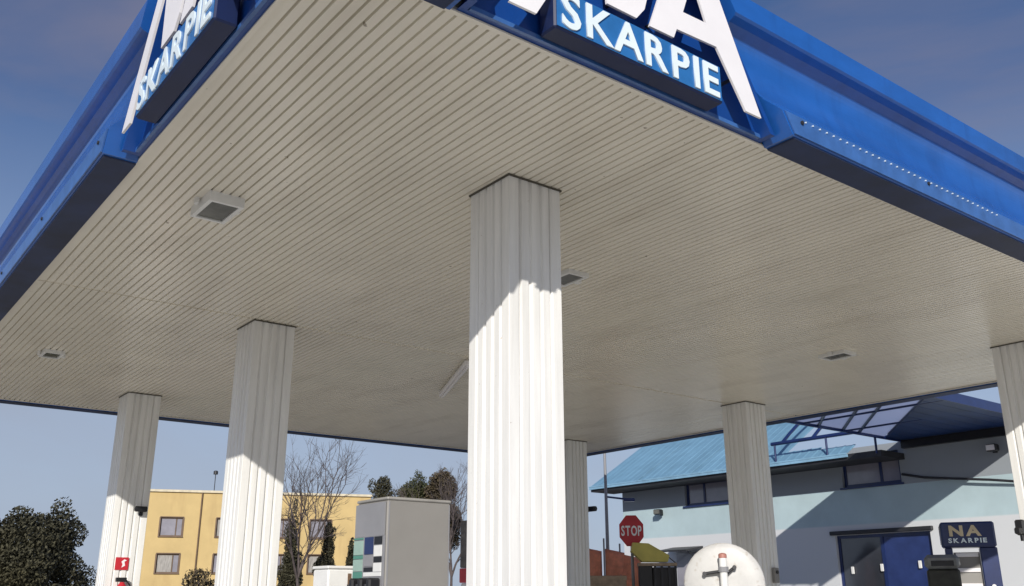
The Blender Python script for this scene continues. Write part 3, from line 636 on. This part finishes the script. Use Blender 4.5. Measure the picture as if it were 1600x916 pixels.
MB().tube((0, 0, 4.05), (0.55, 0, 3.98), 0.025, n=8).build('arm', NAVY, r)
MB().bbox((0.45, -0.08, 3.92), (0.75, 0.08, 4.0), 0.02).build('head', NAVY, r)

# ------------------------------------------------------------------ yellow building
yb = empty('yellow_apartment_block', (26.7, 66.4, 0), radians(-21.9), 'flat roofed yellow apartment block behind the bare trees', 'building')
CURT = mat('net_curtain', (0.42, 0.40, 0.37), 0.3, var=0.25, scale=4, stretch=(6, 6, 0.6))
HW = 9.0; TOP = 8.65
wins = []
for zc in (6.23, 3.74, 1.25):
    for xc in (-5.0, -1.2, 2.4, 5.4): wins.append((xc, zc))
ys_ = []
mbw = MB()
xs_e = sorted({-HW, HW, *[x-0.78 for x, _ in wins], *[x+0.78 for x, _ in wins]}); zs_e = sorted({0.0, TOP, *[z-0.65 for _, z in wins], *[z+0.65 for _, z in wins]})
for i in range(len(xs_e)-1):
    for j in range(len(zs_e)-1):
        cx, cz = (xs_e[i]+xs_e[i+1])/2, (zs_e[j]+zs_e[j+1])/2
        if any(abs(cx-x) < 0.7 and abs(cz-z) < 0.6 for x, z in wins): continue
        mbw.add([(xs_e[i],0,zs_e[j]),(xs_e[i+1],0,zs_e[j]),(xs_e[i+1],0,zs_e[j+1]),(xs_e[i],0,zs_e[j+1])], [(0,1,2,3)])
mbw.add([(-HW,0,0),(-HW,10,0),(-HW,10,TOP),(-HW,0,TOP)], [(0,1,2,3)]).add([(HW,0,0),(HW,10,0),(HW,10,TOP),(HW,0,TOP)], [(0,1,2,3)]).add([(-HW,10,0),(HW,10,0),(HW,10,TOP),(-HW,10,TOP)], [(0,1,2,3)])
mbw.add([(-HW,0,TOP-0.02),(HW,0,TOP-0.02),(HW,10,TOP-0.02),(-HW,10,TOP-0.02)], [(0,1,2,3)])
mbw.build('wall', YWALL, yb)
MB().box((-HW-0.12, -0.15, TOP), (HW+0.12, 10.1, TOP+0.16)).build('coping', YTRIM, yb)
for x, z in wins:
    f = MB().box((x-0.78, 0.10, z-0.65), (x-0.70, 0.2, z+0.65)).box((x+0.70, 0.10, z-0.65), (x+0.78, 0.2, z+0.65)).box((x-0.70, 0.10, z-0.65), (x+0.70, 0.2, z-0.57)).box((x-0.70, 0.10, z+0.57), (x+0.70, 0.2, z+0.65)).box((x+0.28, 0.11, z-0.57), (x+0.35, 0.19, z+0.57)).build('window', BROWN, yb)
    MB().box((x-0.69, 0.14, z-0.565), (x+0.27, 0.17, z+0.565)).build('pane', random.choice((GLASS2, GLASS2, CURT)), f)
    MB().box((x+0.36, 0.14, z-0.565), (x+0.69, 0.17, z+0.565)).build('pane', GLASS2, f)
    MB().box((x-0.84, -0.10, z-0.71), (x+0.84, 0.09, z-0.652)).build('sill', BROWN, f)
    MB().box((x-0.80, -0.05, z+0.652), (x+0.80, 0.09, z+0.72)).build('lintel', BROWN, f)
    for sg in (-1, 1): MB().box((x+sg*0.79-0.05, -0.03, z-0.65), (x+sg*0.79+0.05, 0.02, z+0.65)).build('shutter', BROWN, f)
for x in (-3.1, 3.9): MB().tube((x, -0.07, 0), (x, -0.07, TOP), 0.055, n=8).build('downpipe', BROWN, yb)
ms = MB().tube((-2.35, 0.4, TOP+0.15), (-2.35, 0.4, TOP+1.45), 0.03, n=6).build('roof_mast', DARK, yb)
MB().disc((-2.35, 0.4, TOP+1.48), (0, 0, 1), 0.16, 0.2, 10, 0.08).build('mast_head', DARK, ms)

# ------------------------------------------------------------------ trees
def leaves(centers, n, size, rng):
    vs = []; fs = []
    tot = sum(r[0]*r[1]*r[2] for _, r in centers)
    for c, r in centers:
        for _ in range(int(n*r[0]*r[1]*r[2]/tot)):
            while True:
                p = Vector((rng.uniform(-1, 1), rng.uniform(-1, 1), rng.uniform(-1, 1)))
                if p.length < 1: break
            l = p.length; p = p*(0.55+0.45*l)/max(l, 1e-3)*l**0.4 if l > 0.05 else p
            q = Vector((c[0]+p.x*r[0], c[1]+p.y*r[1], c[2]+p.z*r[2]))
            a = Vector((rng.gauss(0, 1), rng.gauss(0, 1), rng.gauss(0, 1))).normalized(); b = a.orthogonal().normalized(); s = size*rng.uniform(0.5, 1.4)
            k = len(vs); vs += [q-b*s, q+a*s*0.55, q+b*s, q-a*s*0.55]; fs.append((k, k+1, k+2, k+3))
    return MB().add(vs, fs)
def evergreen(name, loc, label, lobes, n, size, leafmat, trunk_h, seed, cat='tree', group=None):
    rng = random.Random(seed); r = empty(name, loc, 0, label, cat, group)
    tb = MB()
    tb.tube((0, 0, -0.05), (0.05, 0, trunk_h*0.6), 0.13, 0.09, 8); tb.tube((0.05, 0, trunk_h*0.6), (0, 0.05, trunk_h), 0.09, 0.04, 8)
    for c, rr in lobes: tb.tube((0, 0, trunk_h*0.3), c, 0.05, 0.015, 6)
    tb.build('trunk', BARK, r)
    # break every lobe into clumps
    cl = []
    for c, rr in lobes:
        for _ in range(9):
            d = Vector((rng.gauss(0, 1), rng.gauss(0, 1), rng.gauss(0, 1))).normalized()*rng.uniform(0.35, 0.95)
            k = rng.uniform(0.28, 0.5); cl.append(((c[0]+d.x*rr[0], c[1]+d.y*rr[1], c[2]+d.z*rr[2]), (rr[0]*k, rr[1]*k, rr[2]*k)))
        cl.append((c, (rr[0]*0.75, rr[1]*0.75, rr[2]*0.75)))
    leaves(cl, n, size, rng).build('crown', leafmat, r); return r
def bare_tree(name, loc, label, h, spread, seed, depth=6, group=None):
    rng = random.Random(seed); r = empty(name, loc, 0, label, 'tree', group); tr = MB(); cr = MB()
    def grow(p, d, L, rad, lev):
        segs = 3 if lev < 3 else 2; q = p
        for s in range(segs):
            d = (d+Vector((rng.gauss(0, 0.10), rng.gauss(0, 0.10), rng.gauss(0.03, 0.05)))).normalized(); q2 = q+d*L/segs
            r0 = rad*(1-0.35*s/segs); r1 = rad*(1-0.35*(s+1)/segs)
            (tr if lev < 1 else cr).tube(q, q2, r0, r1, 6 if lev < 2 else 4, caps=False); q = q2
            if lev > 0 and lev < depth and rng.random() < 0.6:
                side = d.orthogonal(); side.rotate(Matrix.Rotation(rng.uniform(0, 2*pi), 3, d)); grow(q, (d*0.6+side.normalized()*spread).normalized(), L*0.55, rad*0.4, lev+2)
        if lev < depth:
            for _ in range(rng.choice((2, 3)) if lev else 4):
                side = d.orthogonal(); side.rotate(Matrix.Rotation(rng.uniform(0, 2*pi), 3, d))
                grow(q, (d+side.normalized()*spread*rng.uniform(0.5, 1.1)).normalized(), L*rng.uniform(0.62, 0.82), rad*0.6, lev+1)
    grow(Vector((0, 0, -0.05)), Vector((0, 0, 1)), h*0.25, h*0.010, 0)
    tr.build('trunk', BARK, r); cr.build('crown', BARK, r); return r
evergreen('evergreen_bush', (4.9, 24.5, 0), 'large dense dark evergreen bush left of the columns', [((-0.2, 0, 2.6), (1.3, 1.3, 1.15)), ((-1.3, 0.3, 2.5), (1.2, 1.2, 1.25)), ((0.42, -0.1, 3.05), (0.55, 0.55, 0.8)), ((-0.45, 0, 3.2), (0.5, 0.5, 0.55)), ((-0.1, 0, 1.1), (1.6, 1.5, 1.1)), ((0.75, 0, 1.9), (0.6, 0.6, 0.8))], 70000, 0.042, LEAF, 2.6, 3, 'bush')
bare_tree('bare_tree', (4.6, 31.5, 0), 'leafless thin tree poking up behind the dark evergreen bush', 5.2, 0.5, 11, 5, 'leafless trees behind the station')
bare_tree('bare_tree', (18.2, 38.0, 0), 'leafless spreading tree in front of the yellow block', 9.6, 0.55, 5, 6, 'leafless trees behind the station')
bare_tree('bare_tree', (28.0, 41.4, 0), 'leafless tree rising beside the tall front column', 10.2, 0.5, 21, 6, 'leafless trees behind the station')
evergreen('pine_tree', (27.3, 47.7, 0), 'slim dark conifer top at the end of the olive tree row', [((0, 0, 7.2), (0.75, 0.7, 1.25)), ((0.1, 0, 5.4), (1.0, 1.0, 1.6))], 14000, 0.065, LEAF, 7, 31)
evergreen('pine_tree', (28.9, 46.8, 0), 'broad olive green tree behind the grey fuel pump', [((0, 0, 7.2), (1.3, 1.1, 1.0)), ((0.2, 0, 7.9), (0.5, 0.5, 0.6)), ((-0.4, 0, 5.4), (1.6, 1.4, 1.5))], 26000, 0.065, LEAF2, 7, 32)
evergreen('pine_tree', (30.3, 45.9, 0), 'rusty brown tree behind the grey fuel pump', [((0, 0, 7.6), (1.05, 1.0, 1.2)), ((0.2, 0, 5.6), (1.3, 1.2, 1.6))], 24000, 0.065, LEAF3, 7, 33)
for i, (x, y, h, rr, lab) in enumerate(((18.75, 40.9, 5.6, 0.85, 'tallest slim columnar conifer by the yellow block'), (20.25, 40.2, 5.0, 0.85, 'second slim columnar conifer by the yellow block, shorter'), (21.15, 39.7, 4.1, 0.65, 'shortest columnar conifer by the yellow block'))):
    lob = [((0, 0, h*t), (rr*(1.15-t)*1.0, rr*(1.15-t)*1.0, h*0.16)) for t in (0.2, 0.38, 0.55, 0.72, 0.86)]
    evergreen('columnar_conifer', (x, y, 0), lab, lob, 20000, 0.06, LEAF, h*0.9, 41+i, 'tree', 'columnar conifers by the yellow block')
evergreen('brown_shrub', (20.2, 56.5, 0), 'brown withered shrub in front of the yellow block', [((0, 0, 2.3), (1.0, 0.8, 1.2)), ((1.0, 0, 1.8), (0.8, 0.8, 1.0))], 1800, 0.10, LEAF3, 2.6, 51, 'bush')
